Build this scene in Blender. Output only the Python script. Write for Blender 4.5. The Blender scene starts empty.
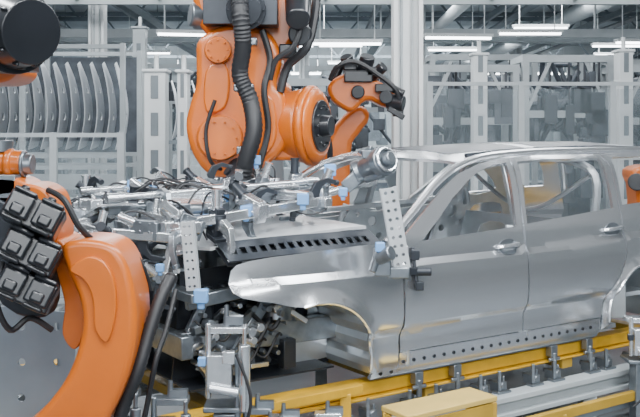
import bpy, bmesh, math, random
from mathutils import Vector, Matrix, Euler
from mathutils.geometry import delaunay_2d_cdt
random.seed(7)
SC=bpy.context.scene
COL=SC.collection
H=2.02
# ------------------------------------------------------------------ materials
def mat(name,col,rough=.5,metal=0.,var=.12,scale=6.,bump=0.,coat=0.,emit=0.,alpha=1.,trans=0.):
    m=bpy.data.materials.new(name); m.use_nodes=True
    nt=m.node_tree; b=nt.nodes['Principled BSDF']
    tc=nt.nodes.new('ShaderNodeTexCoord')
    n=nt.nodes.new('ShaderNodeTexNoise'); n.inputs['Scale'].default_value=scale; n.inputs['Detail'].default_value=4
    nt.links.new(tc.outputs['Object'],n.inputs['Vector'])
    r=nt.nodes.new('ShaderNodeValToRGB')
    r.color_ramp.elements[0].position=.3; r.color_ramp.elements[1].position=.7
    r.color_ramp.elements[0].color=(*[c*(1-var) for c in col],1)
    r.color_ramp.elements[1].color=(*[min(1,c*(1+var*.6)) for c in col],1)
    nt.links.new(n.outputs['Fac'],r.inputs['Fac']); nt.links.new(r.outputs['Color'],b.inputs['Base Color'])
    b.inputs['Roughness'].default_value=rough; b.inputs['Metallic'].default_value=metal
    b.inputs['Coat Weight'].default_value=coat; b.inputs['Coat Roughness'].default_value=.12
    if emit:
        b.inputs['Emission Color'].default_value=(*col,1); b.inputs['Emission Strength'].default_value=emit
    if alpha<1: b.inputs['Alpha'].default_value=alpha
    if bump:
        n2=nt.nodes.new('ShaderNodeTexNoise'); n2.inputs['Scale'].default_value=scale*8
        nt.links.new(tc.outputs['Object'],n2.inputs['Vector'])
        bp=nt.nodes.new('ShaderNodeBump'); bp.inputs['Strength'].default_value=bump; bp.inputs['Distance'].default_value=.01
        nt.links.new(n2.outputs['Fac'],bp.inputs['Height']); nt.links.new(bp.outputs['Normal'],b.inputs['Normal'])
    return m
ORANGE=mat('orange_paint',(.56,.122,.004),.34,0,.18,3,coat=.35)
BLACK=mat('black_plastic',(.014,.016,.020),.28,0,.2,coat=.3)
DARK=mat('dark_steel',(.036,.042,.052),.40,.4,.25)
HOSE=mat('black_rubber_hose',(.014,.015,.018),.5,0,.2)
SILVER=mat('bare_zinc_steel',(.90,.92,.95),.20,.92,.03,2.5)
HOODM=mat('zinc_steel_hood',(.86,.88,.90),.30,.5,.05,2.5)
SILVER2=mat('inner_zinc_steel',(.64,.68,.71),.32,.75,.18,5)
ALU=mat('brushed_aluminium',(.76,.79,.82),.24,.88,.15,12)
STEEL=mat('machined_steel',(.26,.29,.32),.30,.8,.3,10)
PERF=mat('galvanised_strip',(.50,.53,.55),.5,.25,.12,8)
GREYP=mat('grey_painted_steel',(.17,.20,.22),.5,.1,.15,4)
LIGHTG=mat('light_grey_paint',(.42,.46,.48),.5,0,.1,4)
WHITEP=mat('white_paint',(.68,.71,.72),.45,0,.06,3)
BLUE=mat('light_blue_plastic',(.17,.38,.74),.4,0,.08)
YEL=mat('yellow_paint',(.64,.36,.018),.45,0,.2,5,bump=.1)
YELD=mat('ochre_yellow_paint',(.46,.28,.03),.5,0,.2,5)
YELL=mat('pale_yellow_paint',(.60,.42,.11),.5,0,.12,5)
CONC=mat('concrete_floor',(.12,.135,.15),.4,0,.2,1.2,bump=.1)
WALLM=mat('hazed_hall_wall',(.42,.48,.51),.8,0,.3,.4)  # blue-grey with the haze of the far hall mixed into the colour
CEILM=mat('hall_ceiling_sheet',(.44,.49,.52),.8,0,.3,.6)
TRUSS=mat('roof_steel',(.17,.21,.24),.6,.1,.2,2)
PANM=mat('rack_panel_steel',(.70,.73,.76),.32,.5,.12,3)
GLASS=mat('fence_polycarbonate',(.45,.55,.60),.12,0,.1,3,alpha=.10)
GLASS_SHADE=mat('dark_glass_and_roof_shade',(.03,.038,.05),.3,.0,.1,3)  # dark cabinet glass, also the painted shade in the roof openings
LAMP=mat('lamp_tube',(.92,.97,1.0),.5,0,.01,3,emit=10)
BAYM=mat('bay_equipment',(.085,.10,.12),.45,.2,.5,3)
BLUEG=mat('blue_grey_sheet',(.20,.25,.30),.45,.2,.2,3)
m=mat('banded_reflection_wall',(.5,.55,.6),.6); nt=m.node_tree; b=nt.nodes['Principled BSDF']  # bright and dark bands made up to give the car something to reflect
wv=nt.nodes.new('ShaderNodeTexWave'); wv.wave_type='BANDS'; wv.bands_direction='Z'; wv.inputs['Scale'].default_value=.16; wv.inputs['Distortion'].default_value=.2
tcn=nt.nodes.new('ShaderNodeTexCoord'); nt.links.new(tcn.outputs['Object'],wv.inputs['Vector'])
rr_=nt.nodes.new('ShaderNodeValToRGB'); rr_.color_ramp.elements[0].position=.3; rr_.color_ramp.elements[1].position=.55
rr_.color_ramp.elements[0].color=(.24,.27,.30,1); rr_.color_ramp.elements[1].color=(.90,.93,.95,1)
nt.links.new(wv.outputs['Fac'],rr_.inputs['Fac']); nt.links.new(rr_.outputs['Color'],b.inputs['Base Color'])
FRONTW=m
# ------------------------------------------------------------------ helpers
WL={}
def E(u,v,Y):
    "image pixel coordinates, placed on the vertical plane at distance Y -> world metres"
    s=Y/900.; return Vector(((u-320)*s,Y,H-(v-135)*s))
def thing(name,label,cat,loc,group=None,kind=None):
    o=bpy.data.objects.new(name,None); o.empty_display_size=.2
    o.location=loc; COL.objects.link(o); WL[o.name]=Vector(loc)
    o["label"]=label; o["category"]=cat
    if group:o["group"]=group
    if kind:o["kind"]=kind
    return o
def cr(pts,n=5,closed=True):
    P=[Vector(p) for p in pts]; L=len(P); out=[]
    rng=range(L) if closed else range(L-1)
    for i in rng:
        if closed: a,b,c,d=P[i-1],P[i],P[(i+1)%L],P[(i+2)%L]
        else: a,b,c,d=P[max(i-1,0)],P[i],P[i+1],P[min(i+2,L-1)]
        for k in range(n):
            t=k/n
            out.append(.5*((2*b)+(c-a)*t+(2*a-5*b+4*c-d)*t*t+(-a+3*b-3*c+d)*t**3))
    if not closed: out.append(P[-1])
    return out
class MB:
    def __init__(s): s.bm=bmesh.new()
    def box(s,c,sz,rot=None):
        M=Matrix.Translation(Vector(c))
        if rot is not None: M=M@(rot.to_4x4() if isinstance(rot,Matrix) else Euler(rot).to_matrix().to_4x4())
        M=M@Matrix.Diagonal((sz[0],sz[1],sz[2],1))
        bmesh.ops.create_cube(s.bm,size=1,matrix=M); return s
    def cyl(s,p0,p1,r,r2=None,seg=20):
        p0=Vector(p0);p1=Vector(p1);d=p1-p0
        M=Matrix.Translation((p0+p1)/2)@d.to_track_quat('Z','Y').to_matrix().to_4x4()
        bmesh.ops.create_cone(s.bm,cap_ends=True,segments=seg,radius1=r,radius2=r if r2 is None else r2,depth=d.length,matrix=M); return s
    def beam(s,p0,p1,w,h):
        p0=Vector(p0);p1=Vector(p1);d=p1-p0
        x=d.normalized(); up=Vector((0,0,1)) if abs(x.z)<.95 else Vector((0,1,0))
        y=up.cross(x).normalized(); z=x.cross(y)
        R=Matrix((x,y,z)).transposed()
        return s.box((p0+p1)/2,(d.length,w,h),R)
    def tube(s,pts,r,seg=10,smooth=True,rib=0,n=6):
        P=cr(pts,n,False) if smooth else [Vector(p) for p in pts]
        if rib:
            Q=[]
            for i in range(len(P)-1):
                m=max(2,int((P[i+1]-P[i]).length/.012))
                for k in range(m): Q.append(P[i].lerp(P[i+1],k/m))
            Q.append(P[-1]);P=Q
        rings=[];T=(P[1]-P[0]).normalized()
        up=Vector((0,0,1)) if abs(T.z)<.9 else Vector((1,0,0))
        N=T.cross(up).normalized()
        for i,p in enumerate(P):
            if i==0:t=P[1]-P[0]
            elif i==len(P)-1:t=P[-1]-P[-2]
            else:t=P[i+1]-P[i-1]
            if t.length<1e-8: continue
            t.normalize(); N=(N-t*N.dot(t)).normalized(); B=t.cross(N)
            rr=r*(1+(rib if i%2 else -rib))
            rings.append([s.bm.verts.new(p+(N*math.cos(a)+B*math.sin(a))*rr) for a in [2*math.pi*k/seg for k in range(seg)]])
        for a,b in zip(rings,rings[1:]):
            for k in range(seg): s.bm.faces.new((a[k],a[(k+1)%seg],b[(k+1)%seg],b[k]))
        s.bm.faces.new(rings[0][::-1]); s.bm.faces.new(rings[-1]); return s
    def ext(s,pts,y0,y1):
        a=[s.bm.verts.new((p[0],y0,p[1])) for p in pts]; b=[s.bm.verts.new((p[0],y1,p[1])) for p in pts]
        n=len(pts); s.bm.faces.new(a); s.bm.faces.new(b[::-1])
        for i in range(n): s.bm.faces.new((a[i],b[i],b[(i+1)%n],a[(i+1)%n]))
        return s
    def ring(s,c,axis,R,r,seg=28,rs=8):
        q=Vector(axis).to_track_quat('Z','Y'); c=Vector(c); V=[]
        for i in range(seg):
            a=2*math.pi*i/seg
            V.append([s.bm.verts.new(c+q@Vector(((R+r*math.cos(b))*math.cos(a),(R+r*math.cos(b))*math.sin(a),r*math.sin(b)))) for b in [2*math.pi*k/rs for k in range(rs)]])
        for i in range(seg):
            A=V[i];B=V[(i+1)%seg]
            for k in range(rs): s.bm.faces.new((A[k],B[k],B[(k+1)%rs],A[(k+1)%rs]))
        return s
    def thicken(s,fs,th,out=None):
        "offset copy of an open sheet plus rim faces"
        bmesh.ops.recalc_face_normals(s.bm,faces=fs)
        if out is not None and sum((f.normal*f.calc_area() for f in fs),Vector((0,0,0))).dot(out)<0:
            bmesh.ops.reverse_faces(s.bm,faces=fs); s.bm.normal_update()
        vs={v for f in fs for v in f.verts}; nrm={}
        for v in vs:
            n=Vector((0,0,0))
            for f in v.link_faces:
                n+=f.normal*f.calc_area()
            nrm[v]=n.normalized() if n.length>1e-12 else Vector((0,0,1))
        cp={v:s.bm.verts.new(v.co-nrm[v]*th) for v in vs}
        bnd=[e for e in {e for f in fs for e in f.edges} if len(e.link_faces)==1]
        for f in fs: s.bm.faces.new([cp[v] for v in reversed(f.verts)])
        for e in bnd:
            a,b=e.verts; s.bm.faces.new((a,b,cp[b],cp[a]))
    def panel(s,outline,holes,fn,res=.06,th=.012,out=None):
        def dens(poly):
            o=[]
            for i,p in enumerate(poly):
                q=poly[(i+1)%len(poly)]; p=Vector(p[:2]);q=Vector(q[:2]); m=max(1,int((q-p).length/res))
                for k in range(m): o.append(p.lerp(q,k/m))
            return o
        def inside(p,poly):
            r=False;n=len(poly);j=n-1
            for i in range(n):
                a=poly[i];b=poly[j]
                if (a[1]>p[1])!=(b[1]>p[1]) and p[0]<(b[0]-a[0])*(p[1]-a[1])/(b[1]-a[1])+a[0]: r=not r
                j=i
            return r
        O=dens(outline);HS=[dens(h) for h in holes]
        V=[];Ed=[]
        for L in [O]+HS:
            b=len(V);V+=L;Ed+=[(b+i,b+(i+1)%len(L)) for i in range(len(L))]
        nb=list(V)
        x0=min(p[0] for p in O);x1=max(p[0] for p in O);y0=min(p[1] for p in O);y1=max(p[1] for p in O)
        x=x0+res/2
        while x<x1:
            y=y0+res/2
            while y<y1:
                p=Vector((x,y))
                if inside(p,O) and not any(inside(p,h) for h in HS) and min((p-q).length_squared for q in nb)>(res*.45)**2: V.append(p)
                y+=res
            x+=res
        r=delaunay_2d_cdt([Vector(v) for v in V],Ed,[],0,1e-5)
        vs=[s.bm.verts.new(fn(v[0],v[1])) for v in r[0]]; fs=[]
        for f in r[2]:
            c=sum((r[0][i] for i in f),Vector((0,0)))/len(f)
            if inside(c,O) and not any(inside(c,h) for h in HS):
                a,b,d=[r[0][i] for i in f[:3]]
                if abs((b-a).cross(d-a))<1e-7: continue
                try: fs.append(s.bm.faces.new([vs[i] for i in f]))
                except: pass
        s.bm.normal_update()
        if th: s.thicken(fs,th,out)
        return s
    def done(s,name,m,parent=None,bev=0,ang=35,label=None,segs=2,**kw):
        loose=[v for v in s.bm.verts if not v.link_faces]
        if loose: bmesh.ops.delete(s.bm,geom=loose,context='VERTS')
        vs=s.bm.verts
        mn=Vector([min(v.co[i] for v in vs) for i in range(3)]);mx=Vector([max(v.co[i] for v in vs) for i in range(3)])
        c=(mn+mx)/2
        if parent is None: c.z=mn.z
        bmesh.ops.translate(s.bm,verts=vs,vec=-c)
        bmesh.ops.recalc_face_normals(s.bm,faces=s.bm.faces)
        me=bpy.data.meshes.new(name); s.bm.to_mesh(me); s.bm.free()
        me.materials.append(m); me.shade_smooth(); me.set_sharp_from_angle(angle=math.radians(ang))
        o=bpy.data.objects.new(name,me); COL.objects.link(o); WL[o.name]=c
        if parent is not None: o.parent=parent; o.location=c-WL[parent.name]
        else: o.location=c
        if bev:
            b=o.modifiers.new('bevel','BEVEL'); b.width=bev;b.segments=segs;b.limit_method='ANGLE';b.angle_limit=math.radians(38)
        if label:o["label"]=label
        for k,v in kw.items(): o[k]=v
        return o
def top(o,label,cat,group=None,kind=None):
    o["label"]=label;o["category"]=cat
    if group:o["group"]=group
    if kind:o["kind"]=kind
    return o
def copy_tree(o,parent=None,loc=None,rot=None,scale=None):
    n=o.copy(); COL.objects.link(n)
    if parent is not None:n.parent=parent
    if loc is not None:n.location=loc
    if rot is not None:n.rotation_euler=rot
    if scale is not None:n.scale=(scale,)*3 if not hasattr(scale,'__len__') else scale
    for c in list(o.children): copy_tree(c,n)
    return n
def circ(cx,cy,r,n=10): return [(cx+r*math.cos(2*math.pi*i/n),cy+r*math.sin(2*math.pi*i/n)) for i in range(n)]
# ------------------------------------------------------------------ hall
def st(name,c,s,m):
    o=MB().box(c,s).done(name,m); o["kind"]="structure"; return o
st('floor',(0,15,-.05),(50,66,.1),CONC)
st('wall_back',(0,46,3.5),(50,.2,7),WALLM)
st('reflection_wall',(0,-14,3.5),(50,.2,7),FRONTW)  # unseen wall added behind the camera for reflections on the car
st('wall_left',(-25,16,3.5),(.2,60,7),WALLM)
st('wall_right',(25,16,3.5),(.2,60,7),WALLM)
st('ceiling',(0,26,6.6),(50,40,.1),CEILM)
# ------------------------------------------------------------------ car
A=Vector((.827,.562,0)).normalized(); N=Vector((-A.y,A.x,0)); O=Vector((0,4.73,0))
CARROT=Euler((0,0,math.atan2(A.y,A.x))).to_matrix()
RW=2.75   # rear wheel centre along the car
def C(t,w,z): return O+A*t+N*w+Vector((0,0,z))
PROF=[(.60,.12),(.66,.075),(.72,.052),(.80,.048),(.86,.052),(.895,.046),(.93,.012),(1.0,.002),(1.10,.0),(1.2,.004),(1.268,.012),(1.288,.040),(1.35,.042),(1.43,.055),(1.55,.088),(1.68,.125),(1.80,.165),(1.86,.19),(1.92,.225),(1.98,.29)]
def W(t,z):
    if t>.2: z0=z-.018*(t-.2)
    else: z0=z+.05*max(0,.2-t)
    z0=min(max(z0,.6),1.98)
    if z>1.45 or z<.85: z0=min(max(z,.6),1.98)
    elif z>1.35: k=(z-1.35)/.1; z0=z0*(1-k)+z*k
    for (a,wa),(b,wb) in zip(PROF,PROF[1:]):
        if z0<=b: w=wa+(wb-wa)*(z0-a)/(b-a); break
    if t<.1: w+=.18*((.1-t)/.95)**2
    if t>3.1: w+=.2*((t-3.1)/.8)**2
    for tc in (0,RW):
        d=math.hypot(t-tc,z-.777); k=1 if tc or t>0 else max(0,1+t/.22)
        w-=.028*k*math.exp(-((d-.365)/.035)**2)
    return w
def zc(z): return z if z<1.78 else z-.32*(z-1.78)
def near(off=0): return lambda t,z: C(t,W(t,z)+off,zc(z))
def far(off=0): return lambda t,z: C(t,1.8-W(t,z)-off,zc(z))
def arch(tc,a0,a1,n=16,R=.36):
    return [(tc+R*math.cos(math.radians(a0+(a1-a0)*i/n)),.777+R*math.sin(math.radians(a0+(a1-a0)*i/n))) for i in range(n+1)]
def sh(L): return [((t-.13) if t>2.3 else t,z) for t,z in L]
car=thing('car_body','bare silver car body shell with doors on a yellow conveyor','car body',C(1.4,.9,.6))
FEN=[(.57,.69),(.572,1.0),(.56,1.415),(.3,1.412),(0,1.40),(-.25,1.388),(-.37,1.375),(-.44,1.358),(-.47,1.33),(-.485,1.27),(-.475,1.225),(-.43,1.195),(-.35,1.175),(-.27,1.16),(-.18,1.135)]+arch(0,106,-10,18)+[(.40,.69)]
FD=[(.585,.79),(.582,1.1),(.573,1.405),(.66,1.47),(.82,1.585),(.98,1.70),(1.14,1.79),(1.32,1.862),(1.46,1.895),(1.625,1.915),(1.59,1.5),(1.572,1.3),(1.57,.79)]
FDH=[(.745,1.408),(.90,1.525),(1.04,1.64),(1.19,1.735),(1.33,1.81),(1.46,1.857),(1.580,1.875),(1.55,1.6),(1.532,1.447)]
RD=sh([(1.585,.79),(1.587,1.3),(1.605,1.5),(1.64,1.917),(1.95,1.935),(2.25,1.935),(2.66,1.935),(2.695,1.84),(2.695,1.70),(2.685,1.5),(2.66,1.18),(2.60,1.08),(2.52,.98),(2.47,.88),(2.455,.79)])
RDH=sh([(1.630,1.458),(1.655,1.65),(1.683,1.879),(1.95,1.897),(2.25,1.897),(2.635,1.897),(2.648,1.83),(2.645,1.67),(2.63,1.52)])
QP=sh([(2.468,.70),(2.468,.79),(2.484,.88),(2.535,.975),(2.612,1.075),(2.674,1.175),(2.70,1.5),(2.71,1.70),(2.71,1.845),(2.675,1.937)])+[(2.9,1.945),(3.2,1.935),(3.45,1.90),(3.62,1.78),(3.72,1.52),(3.78,1.35),(3.80,1.0),(3.76,.80),(3.22,.74)]+arch(RW,-6,186)
QPH=[(2.60,1.535),(2.615,1.70),(2.625,1.87),(2.66,1.902),(2.9,1.905),(3.2,1.895),(3.4,1.83),(3.50,1.70),(3.54,1.57)]
for side,fn,ot in (('n',near,-N),('f',far,N)):
    MB().panel(FEN,[],fn(),.036,.014,ot).done('front_fender',SILVER,car,ang=22)
    d=MB().panel(FD,[FDH],fn(),.036,.025,ot).done('front_door',SILVER,car,ang=22)
    r=MB().panel(RD,[RDH],fn(),.036,.025,ot).done('rear_door',SILVER,car,ang=22)
    MB().panel(QP,[QPH],fn(),.045,.016,ot).done('rear_quarter_panel',SILVER,car,ang=22)
    for dd,t0,z0 in ((d,1.43,1.335),(r,2.44,1.38)):
        P=[fn(-.006)(t0-.085,z0-.002),fn(-.03)(t0-.07,z0),fn(-.036)(t0,z0+.004),fn(-.03)(t0+.07,z0+.006),fn(-.006)(t0+.085,z0+.006)]
        MB().tube(P,.013,8).done('door_handle',SILVER,dd)
        MB().panel(cr([(t0-.085,z0-.01),(t0-.03,z0-.045),(t0+.04,z0-.043),(t0+.085,z0-.005),(t0+.04,z0+.038),(t0-.04,z0+.035)],4),[],fn(-.003),.02,.004,ot).done('handle_recess_shade',STEEL,dd)  # flat patch in darker steel, painting the shade of the handle cup
    RK=[(.385,.655),(2.33,.655),(2.335,.70),(2.325,.782),(.585,.782),(.58,.70),(.40,.70)]
    rk=MB().panel(RK,[],fn(.006),.05,.02,ot).done('rocker_panel',SILVER,car,ang=28)
    m=MB()
    for i in range(24):
        t=.46+i*.077; z=.73 if t>.6 else .68; m.cyl(fn(.002)(t,z),fn(.03)(t,z),.011,seg=8)
    m.done('rocker_bolt_holes',BLACK,rk,kind='stuff')
    MB().beam(fn(.03)(.42,.655),fn(.03)(2.32,.655),.03,.02).done('sill_flange',STEEL,rk)
    MB().tube([fn(.004)(t,z) for t,z in arch(0,106,-8,16)],.010,6).done('arch_flange',SILVER,car)
    MB().tube([fn(.004)(t,z) for t,z in arch(RW,0,184,20)],.010,6).done('arch_flange',SILVER,car)
    path=[(.50,1.41),(.60,1.475),(.79,1.61),(.95,1.725),(1.11,1.815),(1.30,1.893),(1.47,1.93),(1.7,1.952),(2.0,1.968),(2.5,1.975),(3.0,1.972),(3.4,1.945),(3.62,1.82),(3.74,1.5)]
    MB().tube([fn(.03)(t,z) for t,z in path],.024,10).done('roof_side_rail',SILVER,car)
    for t in (1.59,2.565):
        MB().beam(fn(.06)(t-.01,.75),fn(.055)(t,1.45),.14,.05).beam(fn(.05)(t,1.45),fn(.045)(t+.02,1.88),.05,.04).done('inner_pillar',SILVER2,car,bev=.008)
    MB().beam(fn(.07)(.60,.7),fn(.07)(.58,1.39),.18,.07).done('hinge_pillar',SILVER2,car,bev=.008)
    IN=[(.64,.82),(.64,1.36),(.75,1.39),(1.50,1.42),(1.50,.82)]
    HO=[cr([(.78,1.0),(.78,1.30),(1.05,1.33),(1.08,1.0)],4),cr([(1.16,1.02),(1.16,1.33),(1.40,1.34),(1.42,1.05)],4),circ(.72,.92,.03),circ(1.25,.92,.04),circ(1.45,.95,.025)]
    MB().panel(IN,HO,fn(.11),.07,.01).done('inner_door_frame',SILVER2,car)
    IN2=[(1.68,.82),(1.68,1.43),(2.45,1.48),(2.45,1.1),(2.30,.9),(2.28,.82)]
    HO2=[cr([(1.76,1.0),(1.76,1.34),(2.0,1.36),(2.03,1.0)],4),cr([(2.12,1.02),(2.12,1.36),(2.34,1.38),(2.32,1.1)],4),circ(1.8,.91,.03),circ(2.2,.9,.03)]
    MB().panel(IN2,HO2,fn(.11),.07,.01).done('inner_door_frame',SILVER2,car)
    if side=='f':
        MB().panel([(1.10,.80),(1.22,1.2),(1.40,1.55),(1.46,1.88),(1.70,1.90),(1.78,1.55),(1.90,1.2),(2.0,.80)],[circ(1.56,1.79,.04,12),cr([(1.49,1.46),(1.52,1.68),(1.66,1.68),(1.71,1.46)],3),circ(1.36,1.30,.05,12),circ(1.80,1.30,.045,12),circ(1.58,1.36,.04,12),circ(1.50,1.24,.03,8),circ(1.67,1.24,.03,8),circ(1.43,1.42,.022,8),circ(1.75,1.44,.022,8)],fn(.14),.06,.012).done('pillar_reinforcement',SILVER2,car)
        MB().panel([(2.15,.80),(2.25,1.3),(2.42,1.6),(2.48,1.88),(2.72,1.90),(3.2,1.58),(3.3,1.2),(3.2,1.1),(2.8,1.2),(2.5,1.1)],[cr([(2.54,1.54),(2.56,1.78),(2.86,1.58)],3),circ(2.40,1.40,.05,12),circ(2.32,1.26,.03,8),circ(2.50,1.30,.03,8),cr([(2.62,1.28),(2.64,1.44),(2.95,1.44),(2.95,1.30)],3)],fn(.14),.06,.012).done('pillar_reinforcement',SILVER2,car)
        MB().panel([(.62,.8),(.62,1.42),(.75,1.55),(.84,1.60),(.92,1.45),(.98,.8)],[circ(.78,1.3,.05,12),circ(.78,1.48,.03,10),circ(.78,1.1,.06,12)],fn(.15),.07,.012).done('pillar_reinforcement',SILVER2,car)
        m=MB()
        for t in (1.2,1.9,2.2): m.beam(fn(.16)(t,1.15),fn(.13)(t+.12,1.50),.05,.03)
        m.beam(fn(.16)(1.0,1.46),fn(.16)(2.4,1.52),.05,.035); m.beam(fn(.16)(1.9,1.50),fn(.10)(2.42,1.86),.04,.03); m.done('side_brace',SILVER2,car,bev=.004,kind='stuff')
        MB().tube([C(2.52,.25,1.45),C(2.50,.28,1.78),C(2.52,.9,1.86),C(2.50,1.52,1.78),C(2.52,1.55,1.45)],.03,8).tube([C(2.52,.3,1.73),C(2.52,.9,1.45),C(2.52,1.5,1.73)],.018,8).done('rear_roof_bow',SILVER2,car)
    for tc in (0,RW):
        m=MB(); n=22; rows=[]
        for i in range(n+1):
            a=math.radians(-15+i*200/n if tc else -12+i*118/n)
            rad=.385+(.022 if i%3==0 else 0)
            t=tc+rad*math.cos(a); z=.777+rad*math.sin(a)
            rows.append([m.bm.verts.new(fn(o)(t,z) if o<.2 else C(t,(o if fn is near else 1.8-o),z)) for o in (.02,.16,.38,.50)])
        for a,b in zip(rows,rows[1:]):
            for k in range(3): m.bm.faces.new((a[k],a[k+1],b[k+1],b[k]))
        m.bm.normal_update(); m.thicken(m.bm.faces[:],.01)
        wf=(lambda o,fn=fn:(o if fn is near else 1.8-o))
        m.panel([(tc+.0,.80),(tc+.10,.68),(tc+.385,.70)]+[(tc+.385*math.cos(math.radians(a)),.777+.385*math.sin(math.radians(a))) for a in (10,30,50,70,90)],[circ(tc+.2,.98,.05,12),circ(tc+.26,.84,.03,10),circ(tc+.1,.9,.03,10)],lambda t,z:C(t,wf(.50),z),.08,.01)
        m.done('wheel_house',SILVER2,car,ang=20)
    def fl(t,w,fn=fn):
        return C(t,(w if fn is near else 1.8-w)+( .18*((.1-t)/.95)**2 if t<.1 else 0)*(1 if fn is near else -1),1.392-.075*max(0,-t)**1.6+.42*(w-.095))
    HL=[[(x,.14),(x+.03,.14),(x+.045,.20),(x+.012,.20)] for x in [-.42+i*.055 for i in range(16)]]
    MB().panel([(-.46,.085),(.50,.085),(.52,.265),(-.44,.265)],HL,fl,.08,.008).done('slotted_fender_strip',DARK,car)
    MB().tube([fl(t,.10) for t in (-.46,-.2,.1,.5)],.006,6).done('strip_edge',ALU,car)
    MB().panel([(-.46,.10),(.50,.10),(.52,.30),(-.44,.30)],[],lambda t,w,fl=fl:fl(t,w)-Vector((0,0,.03)),.1,.006).done('strip_gap_shade',BLACK,car)  # black sheet behind the slots, painted dark of the engine bay gap
def rz(t,w):
    base=[(.9,1.80),(1.15,1.875),(1.6,1.925),(2.2,1.955),(3.0,1.960),(3.5,1.92),(3.7,1.84)]
    t2=min(max(t,.9),3.7)
    for (a,x),(b,y) in zip(base,base[1:]):
        if t2<=b: z=x+(y-x)*(t2-a)/(b-a);break
    return zc(z)+.066*(1-((w-.9)/.65)**2)
RO=[(1.22,.25),(1.9,.285),(2.6,.285),(3.4,.29),(3.55,.6),(3.6,.9),(3.55,1.2),(3.4,1.51),(2.6,1.515),(1.9,1.515),(1.22,1.55),(1.06,1.28),(.98,.9),(1.06,.52)]
RH=[[(1.32,.46),(2.05,.46),(2.05,1.34),(1.32,1.34),(1.27,.9)],[(2.17,.46),(3.0,.46),(3.0,1.34),(2.17,1.34)]]
roof=MB().panel(RO,RH,lambda t,w:C(t,w,rz(t,w)),.06,.02,Vector((0,0,1))).done('roof_panel',SILVER,car)
for h in RH: MB().panel(h,[],lambda t,w:C(t,w,rz(t,w)+.002),.08,.01,Vector((0,0,1))).done('sunroof_shade_sheet',GLASS_SHADE,roof)  # dark sheets fill the roof openings, painting the unlit interior below
for w in (.33,1.47): MB().tube([C(t,w,rz(t,w)+.014) for t in (1.35,1.7,2.2,2.8,3.3)],.014,8).done('roof_rail',DARK,roof)
def hz(t,w): return 1.482+.035*(1-((w-.9)/.75)**2)-.105*max(0,(.45-t)/1.15)**1.7
MB().panel([(.50,.26),(.42,.6),(.40,.9),(.42,1.2),(.50,1.54),(.0,1.54),(-.45,1.46),(-.62,1.2),(-.67,.9),(-.62,.6),(-.47,.34),(-.2,.28),(.1,.26)],[],lambda t,w:C(t,w,hz(t,w)),.06,.016,Vector((0,0,1))).done('hood',HOODM,car)
m=MB()
m.panel([(.50,.12),(.50,1.68),(.66,1.62),(.66,.18)],[circ(.58,w,.03) for w in (.35,.6,.9,1.2,1.45)],lambda t,w:C(t,w,1.385),.1,.02)
m.panel([(.15,.72),(1.65,.72),(1.65,1.36),(.15,1.36)],[cr([(.5,.95),(.5,1.15),(.75,1.15),(.75,.95)],3),circ(1.2,1.1,.07)],lambda w,z:C(.60+.06*(1.38-z),w,z),.12,.012)
m.done('firewall',SILVER2,car)
m=MB().tube([C(.80,.14,1.28),C(.80,.5,1.31),C(.80,1.3,1.31),C(.80,1.66,1.28)],.035,10)
for w in (.6,.85,1.1): m.beam(C(.80,w,1.30),C(.78,w,.74),.05,.04)
m.beam(C(.80,.85,1.28),C(.64,.85,1.33),.05,.04); m.done('dashboard_beam',STEEL,car)
m=MB().box(C(1.55,.9,.70),(2.0,1.6,.03),CARROT)
for t in (.95,1.35,1.75,2.2): m.beam(C(t,.15,.745),C(t,1.65,.745),.09,.07)
m.beam(C(.66,.9,.76),C(2.4,.9,.76),.25,.12); m.box(C(3.0,.9,.86),(1.2,1.3,.03),CARROT)
m.panel([(.2,.72),(1.6,.72),(1.55,1.40),(.25,1.40)],[cr([(.45,1.0),(.45,1.3),(.75,1.3),(.75,1.0)],3),cr([(1.05,1.0),(1.05,1.3),(1.35,1.3),(1.35,1.0)],3)],lambda w,z:C(2.35+.25*(z-.72),w,z),.12,.012)
m.done('floor_pan',SILVER2,car)
m=MB()
for w in (.42,1.38):
    m.beam(C(-.62,w,.92),C(.55,w,.90),.09,.13)
    m.cyl(C(-.02,w-.02,.98),C(.04,w+.02,1.34),.10,.085); m.cyl(C(.04,w+.02,1.32),C(.04,w+.02,1.36),.12)
    m.beam(C(-.60,w-.06,1.14),C(.5,w-.16 if w<1 else w+.16,1.28),.05,.07)
    m.beam(C(-.58,w,.92),C(-.45,w-.03,1.2),.05,.05); m.beam(C(-.40,w-.03,.70),C(-.1,w-.05,1.12),.04,.06); m.beam(C(-.50,w-.08,.76),C(-.2,w-.06,.80),.05,.10)
m.beam(C(-.62,.3,.92),C(-.62,1.5,.92),.07,.12); m.beam(C(-.58,.25,1.18),C(-.58,1.55,1.18),.09,.05)
m.done('front_rail_structure',STEEL,car,bev=.006)
MB().panel([(-.60,.70),(.42,.66),(.42,1.0),(.30,1.32),(-.55,1.28)],[circ(-.3,.8,.03),circ(.1,.78,.03)],lambda t,z:C(t,.54,z),.12,.012).panel([(-.60,.30),(.30,.30),(.30,1.5),(-.60,1.5)],[],lambda t,w:C(t,w,.70),.2,.01).done('engine_bay_shade_panels',DARK,car)  # dark panels added to paint the shade inside the wheel arch
m=MB().box(C(-.05,.9,.95),(.62,.66,.42),CARROT).box(C(-.45,.9,1.0),(.08,1.0,.36),CARROT)
for i in range(5): m.box(C(-.4+.1*i,.55,1.18),(.06,.14,.05),Euler((0,0,.6)).to_matrix())
m.cyl(C(-.2,.55,.95),C(-.2,.38,.95),.10).cyl(C(-.05,.55,1.0),C(-.05,.4,1.0),.07)
m.done('engine_block',DARK,car,bev=.02)
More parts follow.
